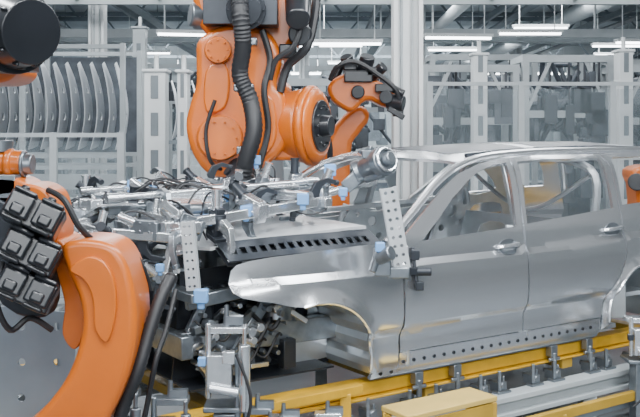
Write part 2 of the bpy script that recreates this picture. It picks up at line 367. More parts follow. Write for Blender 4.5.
MB().beam(C(.02,.4,.78),C(.0,.9,.74),.06,.05).beam(C(.02,.38,.8),C(-.25,.85,.76),.05,.04).cyl(C(.03,.40,.82),C(.04,.42,1.3),.028).box(C(.02,.36,.80),(.08,.07,.16),CARROT).done('suspension_arm',DARK,car,bev=.004)
m=MB()
for i in range(9):
    t=-.60+i*.05; z=.85+.30*random.random()
    m.tube([C(t,.36,z),C(t+.1,.32,z-.08),C(t+.2,.34,z+.03),C(t+.28,.42,z-.02)],.006+.008*random.random(),6)
m.done('engine_bay_cables',HOSE,car,kind='stuff')
for mt,nn in ((ALU,24),(STEEL,30)):
    m=MB()
    for i in range(nn):
        t=-.60+random.random()*.62; z=.76+.34*random.random(); w=.28+.16*random.random()
        if random.random()<.6: m.beam(C(t,w,z),C(t+.06+.1*random.random(),w+.03,z+random.uniform(-.08,.08)),.03,.015+.03*random.random())
        else: m.cyl(C(t,w-.05,z),C(t,w+.02,z),.012+.015*random.random(),seg=12)
    m.done('engine_bay_brackets',mt,car,bev=.003,kind='stuff')
m=MB().beam(near(-.01)(.66,1.38),near(-.01)(.66,1.14),.02,.05).box(near(-.03)(.66,1.34),(.05,.05,.06)).cyl(near(-.03)(.64,1.25),near(-.08)(.71,1.25),.024).box(near(-.03)(.66,1.17),(.045,.05,.05)); m.beam(near(-.03)(.64,1.25),near(-.03)(.5,1.27),.04,.04)
m.done('door_setting_clamp',DARK,car,bev=.005)
# ------------------------------------------------------------------ conveyor
conv=thing('conveyor','yellow steel skid conveyor carrying the car body','conveyor',C(1.2,.9,0))
for w in (.20,1.60):
    MB().beam(C(-1.9,w,.585),C(6,w,.585),.10,.075).beam(C(-1.9,w,.535),C(6,w,.535),.16,.015).done('skid_beam',YEL,conv,bev=.006)
for t in (-1.6,-.95,-.35,.9,2.1,3.4,4.6): MB().beam(C(t,.14,.49),C(t,1.66,.49),.10,.06).done('cross_beam',YELD,conv,bev=.006)
for w in (.05,1.75):
    m=MB(); m.beam(C(-1.9,w,.40),C(6,w,.40),.12,.035); m.beam(C(-1.9,w,.30),C(6,w,.30),.12,.03); m.beam(C(-1.9,w,.35),C(6,w,.35),.03,.10)
    for t in [-1.8+i*1.0 for i in range(8)]: m.beam(C(t,w,0.0),C(t,w,.30),.09,.09)
    m.done('conveyor_rail',LIGHTG,conv,bev=.004)
MB().beam(C(-1.9,-.06,.22),C(6,-.06,.22),.04,.06).beam(C(-1.9,-.02,.10),C(6,-.02,.10),.14,.05).done('cable_duct',GREYP,conv,bev=.004)
rol=None
tt=-1.8; k=0
while tt<5:
    for w in (.20,1.60):
        if rol is None:
            rol=MB().box(C(tt,w-.09,.455),(.07,.08,.06),CARROT).cyl(C(tt,w-.14,.465),C(tt,w-.02,.465),.018,seg=12).box(C(tt,w-.12,.425),(.11,.06,.015),CARROT).cyl(C(tt+.025,w-.11,.48),C(tt+.025,w-.11,.515),.009,seg=8).beam(C(tt-.03,w-.13,.44),C(tt-.03,w-.13,.56),.02,.03).done('support_block',STEEL,conv,bev=.003); r0=(tt,w)
        else: copy_tree(rol,conv,rol.location+A*(tt-r0[0])+N*(w-r0[1]))
    tt+=(.16,.30,.2,.36)[k%4]; k+=1
m=MB()
m.beam(C(.9,-.16,.30),C(6,-.16,.30),.04,.06)
for t in (.95,1.7,2.6,3.5,4.4): m.beam(C(t,-.16,0),C(t,-.16,.3),.05,.05)
m.done('side_guard_rail',YELD,conv,bev=.004)
m=MB()
for t in (-.45,.2): m.beam(C(t,.05,.44),C(t,.05,.62),.06,.06)
m.beam(C(-1.9,.05,.63),C(.3,.05,.63),.06,.05); m.done('yellow_support_bar',YEL,conv,bev=.004)
for t in (.75,1.05,1.9,2.25): MB().box(C(t,.10,.61),(.06,.05,.07),CARROT).cyl(C(t,.08,.50),C(t,.08,.60),.016).cyl(C(t+.05,.08,.56),C(t-.05,.08,.56),.012,seg=10).done('body_rest',STEEL,conv,bev=.004)
sb=thing('step_platform','small yellow steel step with pale top beside the car sill','step',C(.58,-.33,0))
MB().beam(C(.25,-.31,.59),C(.88,-.31,.59),.22,.03).done('tread_plate',YELL,sb,bev=.006)
m=MB()
for t in (.27,.86):
    for w in (-.40,-.22): m.beam(C(t,w,0),C(t,w,.575),.04,.04)
m.beam(C(.25,-.412,.46),C(.88,-.412,.46),.01,.22); m.beam(C(.255,-.41,.46),C(.255,-.21,.46),.01,.22); m.beam(C(.875,-.41,.46),C(.875,-.21,.46),.01,.22)
m.done('frame',YELD,sb,bev=.004)
# ------------------------------------------------------------------ robots
def bolts(m,c,axis,R,n,r=.008,l=.02):
    q=Vector(axis).to_track_quat('Z','Y'); c=Vector(c); ax=Vector(axis).normalized()
    for i in range(n):
        a=2*math.pi*i/n; p=c+q@Vector((R*math.cos(a),R*math.sin(a),0)); m.cyl(p,p+ax*l,r,seg=6)
def px_outline(pts,Y): return [((u-320)*Y/900,H-(v-135)*Y/900) for u,v in pts]  # outline points in image pixels, scaled to world metres at distance Y
def px_curve(pts,Y,n=4): return [(p[0],p[1]) for p in cr(px_outline(pts,Y),n)]  # the same image pixel outline, smoothed into a closed curve
Y=6.3
rA=thing('industrial_robot','large orange articulated robot arm with black corrugated hoses','robot',(-.6,8.2,0))
MB().box((-.6,8.2,.15),(.9,.9,.3)).cyl((-.6,8.2,.3),(-.6,8.2,2.2),.3,.26,24).done('pedestal',GREYP,rA,bev=.02)
m=MB().cyl((-.6,8.2,2.2),(-.6,8.2,2.5),.34,seg=32).box((-.55,8.0,2.85),(.5,.55,.8)); m.beam((-.5,7.9,3.1),E(258,8,6.9),.4,.38); m.done('rotating_column',ORANGE,rA,bev=.06,segs=3)
MB().ext(px_curve([(196,-40),(262,-50),(305,-40),(308,8),(298,40),(278,62),(256,50),(228,42),(202,28)],Y,3),6.15,6.8).done('shoulder_casting',ORANGE,rA,bev=.06,segs=3)
MB().ext(px_curve([(203,42),(230,28),(268,34),(283,60),(278,86),(286,98),(288,142),(268,164),(242,178),(214,174),(197,154),(190,126),(195,102),(200,85),(200,62)],Y),6.08,6.52).done('link_arm',ORANGE,rA,bev=.07,segs=4)
MB().ext(px_curve([(210,74),(226,64),(233,80),(229,108),(210,112)],Y,3),6.05,6.10).done('casting_rib',ORANGE,rA,bev=.012)
MB().ext(px_curve([(262,96),(276,104),(278,138),(266,154),(258,140)],Y,3),6.05,6.10).done('casting_rib',ORANGE,rA,bev=.012)
for u,v,r1,n in ((220,138,.17,10),(218,50,.10,8)):
    m=MB().cyl(E(u,v,6.15),E(u,v,5.99),r1,r1*.85,32); bolts(m,E(u,v,5.99),(0,-1,0),r1*.65,n); m.done('joint_cover',ORANGE,rA,bev=.02,segs=3)
m=MB().cyl(E(246,8,6.2),E(246,10,5.85),.14,.13,28).cyl(E(246,10,5.86),E(246,10,5.80),.10,seg=24); bolts(m,E(246,10,5.85),(0,-1,0),.115,8); m.box(E(266,4,6.02),(.16,.2,.30)).box(E(222,6,6.08),(.24,.16,.26)); m.done('drive_motor',DARK,rA,bev=.012)
MB().cyl(E(228,20,6.3),E(190,14,6.2),.085,seg=20).cyl(E(205,16,6.25),E(194,15,6.25),.10,seg=20).cyl(E(208,0,6.3),E(208,-30,6.3),.12).done('drive_motor',STEEL,rA,bev=.012)
MB().cyl(E(298,0,6.1),E(298,20,5.9),.09,.08,24).cyl(E(300,34,6.2),E(300,34,6.02),.08,seg=24).box(E(288,52,6.15),(.12,.14,.10)).done('drive_motor',BLACK,rA,bev=.012)
ax=Vector((.93,-.36,0)).normalized()
c0=E(276,126,6.35)
MB().cyl(c0-ax*.05,c0+ax*.24,.21,.265,36).cyl(c0+ax*.24,c0+ax*.30,.28,.285,seg=36).cyl(c0+ax*.30,c0+ax*.34,.275,.23,seg=36).box(E(283,130,6.3),(.25,.3,.42)).done('forearm',ORANGE,rA,bev=.025,segs=3)
m=MB().cyl(c0+ax*.335,c0+ax*.355,.18,seg=36); m.cyl(c0+ax*.34,c0+ax*.42,.08,.07,seg=24); bolts(m,c0+ax*.355,ax,.135,12,.010); m.done('wrist_flange',BLACK,rA,bev=.005)
MB().tube([E(238,-30,5.9),E(240,10,5.72),E(243,45,5.75),E(240,75,5.8),E(250,100,5.8),E(254,130,5.75),E(246,160,5.75),E(240,190,5.8)],.055,12,rib=.045).done('cable_hose',HOSE,rA,label='thick black corrugated hose')
for P,r1 in (([E(222,170,6.1),E(210,160,5.95),E(206,130,5.95),E(215,100,5.95)],.013),([E(262,30,6.0),E(270,60,6.0),E(264,90,5.95),E(268,130,5.95),E(256,175,5.9)],.022),([E(318,-20,6.2),E(314,20,6.1),E(306,48,6.05),E(288,66,6.1),E(280,92,6.1)],.03),([E(306,-20,6.1),E(302,20,6.0),E(294,46,5.98),E(276,60,5.98),E(270,80,6.0)],.02)):
    MB().tube(P,r1,8,rib=.03).done('cable_hose',HOSE,rA)
MB().cyl(E(240,165,6.2),E(240,186,5.9),.10,.09,24).cyl(E(240,186,5.9),E(240,194,5.85),.13,seg=24).done('wrist',DARK,rA,bev=.01)
for u,v in ((244,88),(247,150),(247,42)): MB().box(E(u,v,5.83),(.13,.10,.05)).done('hose_bracket',STEEL,rA,bev=.01)
Y=8.1
rB=thing('industrial_robot','orange articulated robot with dark wrist beside a white column','robot',(.12,8.9,0))
MB().cyl((.12,8.4,0),(.12,8.4,.4),.35,seg=28).box((.12,8.4,.6),(.5,.5,.5)).done('base',ORANGE,rB,bev=.04)
MB().ext(px_curve([(322,180),(330,135),(347,112),(362,106),(370,118),(358,135),(350,160),(348,300),(322,300)],8.3,3),8.25,8.55).done('link_arm',ORANGE,rB,bev=.05,segs=3)
MB().ext(px_curve([(328,86),(340,76),(360,74),(385,86),(398,96),(394,108),(380,106),(366,100),(352,112),(338,106),(330,98)],Y,3),7.95,8.25).done('forearm',ORANGE,rB,bev=.05,segs=3)
m=MB().cyl(E(352,78,8.2),E(346,56,8.1),.06).cyl(E(362,78,8.1),E(368,56,8.0),.07).cyl(E(368,80,8.0),E(384,66,7.9),.05).box(E(358,77,8.0),(.25,.22,.10)).box(E(374,72,7.95),(.14,.12,.08)).cyl(E(340,66,8.1),E(334,80,8.1),.04).box(E(350,66,8.0),(.12,.1,.08)); m.done('wrist_motor',BLACK,rB,bev=.01)
MB().cyl(E(358,92,7.96),E(358,92,7.88),.06).done('joint_cover',BLACK,rB,bev=.01)
MB().cyl(E(386,97,7.98),E(386,97,7.85),.06).cyl(E(388,101,7.95),E(404,104,7.9),.07).box(E(398,111,7.95),(.09,.12,.10)).box(E(384,88,7.9),(.16,.10,.07)).cyl(E(392,88,7.9),E(404,94,7.88),.035).beam(E(388,108,7.9),E(404,118,7.9),.05,.05).done('wrist',BLACK,rB,bev=.008)
MB().tube([E(330,80,7.9),E(338,66,7.85),E(356,62,7.85),E(380,76,7.85),E(396,90,7.85),E(400,108,7.9)],.022,8,rib=.05).done('cable_hose',HOSE,rB)
MB().tube([E(328,96,7.9),E(324,120,7.95),E(330,150,8.0),E(328,190,8.1)],.026,8,rib=.05).done('cable_hose',HOSE,rB)
Y=3.6
rC=thing('industrial_robot','orange articulated robot with curved arm and black motor cluster','robot',(-1.35,3.4,0))
MB().cyl((-1.35,3.4,0),(-1.35,3.4,.3),.36,seg=32).cyl((-1.35,3.4,.3),(-1.35,3.4,.62),.30,.27,32).done('base',ORANGE,rC,bev=.03)
MB().ext(px_curve([(76,240),(95,234),(122,239),(136,256),(144,285),(146,318),(141,352),(131,382),(116,412),(98,450),(40,480),(-6,460),(26,424),(52,400),(74,374),(87,348),(94,322),(94,303),(90,285),(80,262)],Y,5),3.40,3.70).done('link_arm',ORANGE,rC,bev=.07,segs=5)
MB().ext(px_curve([(84,262),(100,250),(116,254),(126,272),(128,300),(120,330),(108,318),(106,290),(98,272)],Y),3.385,3.42).done('casting_rib',ORANGE,rC,bev=.015,segs=3)
MB().ext(px_curve([(56,238),(70,242),(80,262),(90,292),(90,325),(80,345),(68,330),(70,300),(62,268)],Y),3.52,3.8).done('side_casting',ORANGE,rC,bev=.02,segs=3)
MB().ext(px_curve([(30,184),(48,186),(60,200),(64,236),(52,250),(44,228),(40,204)],Y),3.5,3.75).done('side_casting',ORANGE,rC,bev=.02,segs=3)
MB().cyl(E(-60,160,3.6),E(24,163,3.6),.055,.05,28).cyl(E(6,163,3.6),E(14,163,3.6),.06,seg=28).cyl(E(-60,160,3.6),E(-20,162,3.6),.11,.08,28).ext(px_curve([(-10,178),(20,176),(36,184),(30,192),(-10,196)],Y,3),3.5,3.7).done('wrist_arm',ORANGE,rC,bev=.012,segs=3)
MB().cyl(E(24,164,3.6),E(33,164,3.6),.044,.04,24).cyl(E(0,140,3.6),E(0,152,3.6),.05,seg=20).ring(E(24,164,3.6),(1,0,0),.048,.008).box(E(4,186,3.55),(.12,.1,.09)).done('wrist_flange',STEEL,rC,bev=.005)
for k,(u,v) in enumerate(((34,216),(31,254),(27,290))):
    c=E(u,v,3.43); R=Euler((math.radians(-14),math.radians(26),math.radians(8))).to_matrix()
    m=MB().box(c,(.215,.17,.115),R)
    for sx in (-1,1):
        q=R@Vector((sx*.054,0,0))
        m.box(c+q+R@Vector((0,-.10,.004)),(.092,.05,.088),R).box(c+q+R@Vector((0,-.128,-.012)),(.05,.02,.04),R).box(c+q+R@Vector((0,-.05,.058)),(.09,.15,.018),R).box(c+q+R@Vector((0,-.08,-.052)),(.08,.08,.018),R)
        m.cyl(c+q+R@Vector((-.02,-.02,.06)),c+q+R@Vector((-.02,-.02,.09)),.018,seg=12)
    m.done('drive_motor',BLACK,rC,bev=.014,segs=2)
MB().ext(px_curve([(-12,200),(6,196),(60,235),(60,262),(54,312),(10,300),(-12,240)],Y,3),3.5,3.62).done('motor_carrier',DARK,rC,bev=.01)
m=MB().cyl(E(-30,30,3.6),E(16,30,3.35),.165,seg=36).cyl(E(14,30,3.36),E(32,32,3.28),.15,.12,seg=36); bolts(m,E(25,32,3.30),(E(38,36,3.28)-E(18,34,3.36)),.125,10,.008,.03); m.box(E(10,58,3.45),(.16,.2,.1)); m.done('elbow_motor',BLACK,rC,bev=.02,segs=3)
MB().ext(px_curve([(-120,20),(-60,-20),(-10,-10),(2,40),(22,66),(20,78),(6,84),(-30,88),(-60,120),(-70,170),(-120,165)],Y),3.5,3.8).done('elbow_casting',ORANGE,rC,bev=.03,segs=3)
MB().tube([E(172,276,3.7),E(160,300,3.62),E(148,335,3.55),E(138,370,3.5),E(124,405,3.5),E(112,450,3.5)],.027,12,rib=.05).done('cable_hose',HOSE,rC)
for P in ([E(176,290,3.9),E(166,330,3.8),E(156,360,3.7),E(148,400,3.7),E(140,440,3.7)],[E(2,262,3.4),E(-4,300,3.35),E(10,330,3.4),E(30,318,3.45),E(52,330,3.5)],[E(48,190,3.5),E(64,200,3.45),E(78,225,3.45),E(92,240,3.5)],[E(150,290,3.7),E(140,262,3.65),E(120,240,3.7)]):
    MB().tube(P,.012,8).done('cable_hose',HOSE,rC)
rD=thing('industrial_robot','small orange robot seen past the rear window','robot',(3.75,10.6,0))
MB().ext(px_curve([(626,174),(634,166),(650,167),(662,190),(650,215),(648,330),(628,330),(632,200)],10.6,3),10.4,10.8).done('link_arm',ORANGE,rD,bev=.06,segs=3)
MB().cyl((3.7,10.6,0),(3.7,10.6,.5),.32,seg=24).done('base',ORANGE,rD,bev=.03)
MB().cyl(E(637,182,10.4),E(637,182,10.2),.10).done('drive_motor',BLACK,rD,bev=.01)
# ------------------------------------------------------------------ gripper over the hood
g=thing('robot_gripper','wide aluminium gripper frame with clamps over the hood','gripper',E(245,260,5.2))
gl=WL[g.name]
fb=[((-.75,.32,1.55),(.35,.42,1.64),.055),((-.80,.9,1.60),(.35,.9,1.66),.07),((-.80,1.55,1.58),(.35,1.55,1.64),.06),((-.62,.20,1.55),(-.62,1.75,1.59),.06),((-.15,.32,1.60),(-.15,1.75,1.63),.065),((.30,.35,1.63),(.30,1.70,1.65),.055),((-.62,.20,1.49),(-1.0,.6,1.52),.05),((-.62,1.75,1.57),(-1.0,1.2,1.54),.05),((-1.0,.5,1.52),(-1.0,1.3,1.54),.055),((-.74,.22,1.30),(-.78,1.5,1.36),.05)]
fr=MB()
for a,b,r in fb: fr.beam(C(*a),C(*b),r,r)
for a,b in (((-.15,.9,1.64),(.30,.4,1.68)),((-.15,.9,1.64),(-.62,.4,1.60)),((-.15,.9,1.64),(-.62,1.6,1.62)),((-.74,.3,1.30),(-.66,.35,1.54)),((-.77,1.4,1.36),(-.68,1.4,1.58))): fr.beam(C(*a),C(*b),.04,.055)
fr=fr.done('gripper_frame',ALU,g,bev=.006)
MB().cyl(E(240,192,5.85),E(240,202,5.8),.15,seg=28).box(E(242,210,5.7),(.34,.3,.06)).box(E(244,216,5.65),(.16,.16,.12)).done('tool_changer',STEEL,g,bev=.008)
for t,w,z,sx,sy,tl in ((-.45,.6,1.66,.26,.16,.3),(.08,.6,1.70,.24,.18,-.25),(-.40,1.25,1.68,.28,.16,.2),(.05,1.25,1.70,.22,.16,.3),(-.85,.85,1.60,.2,.3,-.3)):
    R=CARROT@Euler((tl,0,0)).to_matrix(); c=C(t,w,z)
    m=MB().box(c,(sx,sy,.014),R)
    for a,b in ((-1,-1),(1,-1),(-1,1),(1,1)): p=c+R@Vector((a*sx*.4,b*sy*.38,0)); m.cyl(p,p+R@Vector((0,0,.02)),.01,seg=8)
    m.done('mounting_plate',ALU,g,bev=.003)
for a,b,r in (((-.9,.7,1.68),(.40,.62,1.74),.018),((-.8,1.4,1.68),(.3,1.42,1.73),.016),((.1,.25,1.68),(.05,1.6,1.72),.018)):
    p,q=C(*a),C(*b); MB().cyl(p,q,r,seg=14).cyl(p,p+(q-p)*.07,r*1.5,seg=14).cyl(q-(q-p)*.06,q,r*1.5,seg=14).cyl(p.lerp(q,.45),p.lerp(q,.52),r*1.7,seg=14).done('support_tube',ALU,g)
def clamp_proto(kind):
    b=MB().box((0,0,0),(.085,.06,.13)).box((0,0,.07),(.065,.05,.05)).box((.02,0,-.07),(.11,.07,.025))
    for x in (-.025,.025): b.cyl((x,-.035,.03),(x,.035,.03),.009,seg=8); b.cyl((x,-.035,-.03),(x,.035,-.03),.009,seg=8)
    b=b.done('clamp',(STEEL,DARK,ALU)[kind],g,bev=.005)
    base=WL[b.name]
    def loc(o): o.location=WL[o.name]-base; return o
    loc(MB().cyl((-.02,0,.08),(-.045,0,.17),.028,seg=16).cyl((-.045,0,.17),(-.048,0,.18),.033,seg=16).cyl((-.018,0,.075),(-.022,0,.09),.034,seg=16).done('air_cylinder',(ALU,ALU,DARK)[kind],b))
    loc(MB().ext([(.02,.02),(.07,.055),(.15,.035),(.20,-.05),(.20,-.12),(.17,-.12),(.165,-.05),(.13,-.02),(.07,-.01),(.03,-.03)],-.016,.016).cyl((.185,0,-.12),(.185,0,-.145),.02,seg=12).done('clamp_arm',(DARK,ALU,STEEL)[kind],b,bev=.003))
    if kind==1: loc(MB().box((-.015,-.045,.02),(.055,.045,.05)).cyl((-.015,-.06,.02),(-.015,-.075,.02),.010,seg=10).done('sensor_block',BLUE,b,bev=.005))
    if kind!=2: loc(MB().tube([(-.045,0,.17),(-.08,-.03,.14),(-.08,-.05,.06),(-.04,-.06,-.03),(.02,-.05,-.08)],.006,6).done('air_hose',HOSE,b))
    return b
protos=[clamp_proto(k) for k in range(3)]
spots=[]
for a,b,r in fb:
    pa,pb=Vector(a),Vector(b); L=(C(*b)-C(*a)); n=max(3,int(L.length/.20))
    for i in range(n):
        q=pa.lerp(pb,(i+.5)/n)
        if q.y<.55 and q.x>-.3 and i%2: continue
        spots.append((C(*q),math.atan2(L.y,L.x)))
for t,w,z in ((-.3,.8,1.72),(-.1,1.05,1.76),(.1,.8,1.74),(-.2,.6,1.70),(-.6,.85,1.68),(.3,.7,1.72)): spots.append((C(t,w,z),math.atan2(A.y,A.x)))
for i,(p,ya) in enumerate(spots):
    k=(0,2,0,0,2,1,2)[i%7]; pr=protos[k]
    rot=Euler((random.choice((0,0,.25,-.25)),(1.4,.3,1.2,-1.3,0,1.5)[i%6],ya+(1.57,-1.57,1.57,0)[i%4]+random.uniform(-.08,.08)))
    off=Vector((0,0,random.choice((-.03,.0,.03))))
    if i<3: o=protos[i]; o.location=p-gl+off; o.rotation_euler=rot
    else: copy_tree(pr,g,p-gl+off,rot,random.uniform(.7,.95))
for i in range(16):
    t=random.uniform(-.8,.1); w=random.uniform(.4,1.5); z=1.62+random.random()*.08
    MB().tube([C(t,w,z-.03),C(t+.1,w+random.uniform(-.1,.1),z+.06),C(t+.22,w+random.uniform(-.15,.15),z+.03),C(t+.38,w+random.uniform(-.1,.2),z-.04)],.004+.005*random.random(),6).done('air_hose',HOSE,g)
for i,(t,w,z,yy) in enumerate(((-.5,.45,1.62,0),(-.35,.7,1.65,1),(0,.6,1.68,0),(.2,.9,1.72,1),(-.4,1.2,1.66,0),(0,1.3,1.70,1),(-.75,.8,1.62,0),(-.85,1.1,1.62,1),(.35,.6,1.68,0))):
    d=A if yy==0 else N; p=C(t,w,z)
    MB().cyl(p-d*.08,p+d*.06,.032,seg=16).cyl(p+d*.06,p+d*.13,.013,seg=10).box(p-d*.08,(.07,.07,.07),CARROT).box(p+d*.13,(.04,.04,.055),CARROT).box(p-Vector((0,0,.035)),(.09,.05,.03),CARROT).done('linear_actuator',ALU if i%2 else STEEL,g,bev=.004)
for a,b,r in ((E(258,214,5.2),E(374,180,5.6),.024),(E(110,214,5.4),E(232,196,5.8),.02)):
    MB().cyl(a,b,r,seg=16).cyl(a,a+(b-a)*.12,r*1.5,seg=16).cyl(b-(b-a)*.08,b,r*1.5,seg=16).done('support_tube',ALU,g)
MB().cyl(E(362,170,5.5),E(380,163,5.35),.06,.075,28).cyl(E(380,163,5.35),E(386,160,5.3),.088,seg=28).cyl(E(354,174,5.5),E(363,170,5.5),.072,seg=24).beam(E(358,176,5.5),E(345,188,5.5),.09,.08).cyl(E(386,160,5.3),E(392,157,5.27),.04,seg=20).box(E(370,154,5.42),(.10,.07,.05)).cyl(E(366,180,5.4),E(384,174,5.3),.02,seg=12).cyl(E(372,148,5.4),E(360,152,5.45),.018,seg=12).done('servo_head',STEEL,g,bev=.006)
MB().ring(E(387,159.5,5.29),(E(390,157,5.3)-E(384,160,5.35)),.068,.010).done('chrome_ring',ALU,g)
def perf(name,u0,v0,u1,v1,Y,wd,parent,n):
    p0=E(u0,v0,Y);p1=E(u1,v1,Y);d=p1-p0;L=d.length;z=d.normalized();x=z.cross(Vector((0,1,0))).normalized();y=x.cross(z)
    hs=[]
    for i in range(n):
        yy=L*(i+.5)/n; hs+= [circ(-wd*.22,yy,wd*.12,8),circ(wd*.22,yy,wd*.12,8)]
    m=MB().panel([(-wd/2,0),(wd/2,0),(wd/2,L),(-wd/2,L)],hs,lambda a,b:p0+x*a+z*b,.05,.02)
    for sgn in (-1,1): m.beam(p0+x*sgn*wd*.48+y*.02,p1+x*sgn*wd*.48+y*.02,.012,.05)
    return m.done(name,PERF,parent,bev=0)
perf('perforated_post',388,188,402,268,4.85,.085,g,9)
perf('perforated_post',187,222,193,290,4.35,.055,g,8)
MB().box(E(382,262,4.8),(.09,.10,.14)).cyl(E(378,258,4.75),E(392,252,4.7),.04).box(E(398,272,4.85),(.12,.08,.06)).cyl(E(372,272,4.75),E(380,248,4.75),.022).done('post_clamp',STEEL,g,bev=.008)
for u,v,y,s in ((380,247,4.72,.05),(201,296,4.25,.065),(134,186,5.6,.075),(330,170,5.3,.07),(303,199,5.0,.065),(246,211,4.9,.06),(228,196,5.2,.05),(343,192,5.1,.05),(256,160,5.8,.06),(160,268,4.4,.04)):
    MB().box(E(u,v,y),(s,s*.8,s)).box(E(u,v,y)+Vector((0,0,-s*.7)),(s*.5,s*.5,s*.5)).done('sensor_block',BLUE,g,bev=.006)
# ------------------------------------------------------------------ positioning stands
def stand(p,h,sc=1.,lab='grey steel positioning stand with actuator under the body front',i=0):
    p=Vector(p); x,y=p.x,p.y
    s=thing('positioning_stand',lab,'machine stand',(x,y,0),group='positioning stands along the conveyor')
    MB().box((x,y,.02),(.24*sc,.22*sc,.04)).box((x,y,h*.3),(.10*sc,.10*sc,h*.6)).box((x,y,h*.62),(.18*sc,.14*sc,.025)).box((x+.05*sc,y,h*.7),(.025,.12*sc,h*.25)).done('column',(STEEL,GREYP,DARK)[i%3],s,bev=.006)
    q=lambda a,b,c:(x+a*sc,y+b*sc,h*c)
    m=MB().box(q(-.02,-.06,.78),(.10*sc,.07*sc,.13*sc)).cyl(q(.08,-.07,.62),q(.08,-.07,.88),.024*sc,seg=16).cyl(q(.08,-.07,.88),q(.08,-.07,.95),.010,seg=10).cyl(q(-.07,-.04,.66),q(-.07,-.04,.96),.014,seg=12).box(q(0,0,.93),(.17*sc,.08*sc,.03))
    m.cyl(q(-.06,-.10,.72),q(.06,-.10,.70),.02*sc,seg=12).box(q(.02,-.10,.84),(.05*sc,.04*sc,.05*sc)); m.done('actuator',(ALU,STEEL)[i%2],s,bev=.004)
    MB().cyl((x,y,h*.93),(x,y,h+.03),.018,.010,seg=14).box((x+.04,y,h*.965),(.08,.04,.04)).done('locating_pin',STEEL,s)
    MB().box(q(-.09,-.09,.82),(.035,.03,.04)).done('sensor_block',BLUE if sc==1.15 else DARK,s,bev=.004)
    MB().tube([q(.05,-.10,.85),q(.11,-.12,.66),q(.02,-.12,.45),q(-.08,-.1,.3)],.008,7).done('air_hose',HOSE,s)
for i,(t,w,h,sc) in enumerate(((-.62,-.12,1.18,1.15),(-.90,-.10,.86,1.),(-.30,-.12,.66,.9),(-1.12,-.05,.92,1.),(-.02,-.10,.62,.8),(-.46,-.14,.74,.8))):
    stand(C(t,w,0),h,sc,i=i)
for i,(t,w,h,sc) in enumerate(((2.46,-.18,.86,1.3),(2.78,-.16,.74,1.1))):
    stand(C(t,w,0),h,sc,'grey steel positioning stand with actuator beside the car sill',i)
m=MB().panel([(-1.75,.75),(-1.12,.70),(-1.09,1.22),(-1.75,1.28)],[circ(-1.66+.16*i,.84+.16*j,.018,10) for i in range(4) for j in range(3)],lambda x,z:Vector((x,4.05,z)),.1,.012)
m.beam((-1.7,4.08,0),(-1.7,4.08,1.2),.05,.05); m.beam((-1.16,4.08,0),(-1.16,4.08,1.2),.05,.05)
top(m.done('perforated_guard_sheet',BLUEG),'blue-grey perforated metal guard sheet on two legs','guard panel')
# ------------------------------------------------------------------ background left: panel rack
rk=thing('panel_rack','grey steel rack with hanging stamped panels','rack',(-4.1,13.6,0))
m=MB()
for x in (-5.75,-4.3,-2.85):
    for y in (13.0,14.2): m.beam((x,y,0),(x,y,3.35),.07,.07)
for y in (13.0,14.2):
    for z in (3.3,1.72,1.55): m.beam((-5.75,y,z),(-2.85,y,z),.05,.06)
m.beam((-5.75,12.9,1.35),(-2.85,12.9,1.35),.03,.22); m.done('frame',LIGHTG,rk)
MB().box((-4.3,14.24,2.5),(2.85,.02,1.5)).done('back_sheet',BAYM,rk)
pm=MB()
def pf(y,z): return Vector((.14*math.sin((z)*2.2+.3)+.05*math.cos(y*3), y, z))
pm.panel([(-.22,.0),(.20,.05),(.26,.5),(.22,1.10),(.05,1.33),(-.12,1.28),(-.22,.8)],[circ(0,.5,.06,12),circ(.03,.9,.05,12)],pf,.1,.015)
pan=pm.done('stamped_panel',PANM)
pan.rotation_euler=(0,0,math.radians(1)); pan.location=(-5.6,13.6,1.80)
top(pan,'silver stamped sheet metal panel hanging in the rack','metal panel','stamped panels in racks')
for i in range(1,15):
    o=pan.copy(); o.location=(-5.6+i*.185,13.6,1.80); COL.objects.link(o)
rk2=thing('panel_rack','grey steel rack with hanging stamped panels','rack',(-2.1,15.2,0))
m=MB()
for x in (-2.75,-1.5): m.beam((x,14.9,0),(x,14.9,3.15),.06,.06)
for z in (3.1,1.9): m.beam((-2.75,14.9,z),(-1.5,14.9,z),.05,.06)
m.done('frame',GREYP,rk2)
for i in range(7):
    o=pan.copy(); o.location=(-2.62+i*.17,15.2,1.95); o.scale=(.75,.75,.75); COL.objects.link(o)
def fence(x0,x1,y,h,n,z0=.1):
    f=thing('safety_fence','light grey safety fence with clear polycarbonate panels','fence',((x0+x1)/2,y,0),group='safety fences')
    m=MB()
    for i in range(n+1):
        x=x0+(x1-x0)*i/n; m.box((x,y,h/2),(.08,.06,h)); m.box((x,y,.01),(.16,.16,.02))
    m.done('fence_posts',LIGHTG,f)
    m=MB()
    for z in (h-.03,h*.62,h*.30,z0): m.box(((x0+x1)/2,y,z),(x1-x0,.04,.05))
    m.done('fence_rails',LIGHTG,f)
    MB().box(((x0+x1)/2,y+.03,h/2),(x1-x0,.008,h-.2)).done('clear_panel',GLASS,f)
fence(-6.2,-2.3,10.4,2.05,5); fence(-1.4,-.2,10.9,1.9,2); fence(1.5,6.5,12.3,2.75,4); fence(-6,0,18,2.7,6); fence(1,11,22.8,2.8,9)
def pillar(x,y,w,h,lab,mt=None):
    o=thing('control_pillar',lab,'cabinet',(x,y,0),group='light control pillars')
    MB().box((x,y,h/2),(w,.25,h)).box((x,y,h+.02),(w+.05,.3,.04)).done('housing',mt or WHITEP,o,bev=.012)
    m=MB()
    for k in range(int(h/.45)): m.box((x,y-.13,.35+k*.45),(w*.35,.012,.28))
    m.done('service_cover',GREYP,o,bev=.004)
    MB().cyl((x,y,h+.04),(x,y,h+.22),.03,seg=12).done('signal_lamp',WHITEP,o)
pillar(-2.0,11,.26,2.78,'light grey tall control pillar by the panel rack')
pillar(-1.62,10.7,.12,2.75,'slim light grey control pillar by the fence')
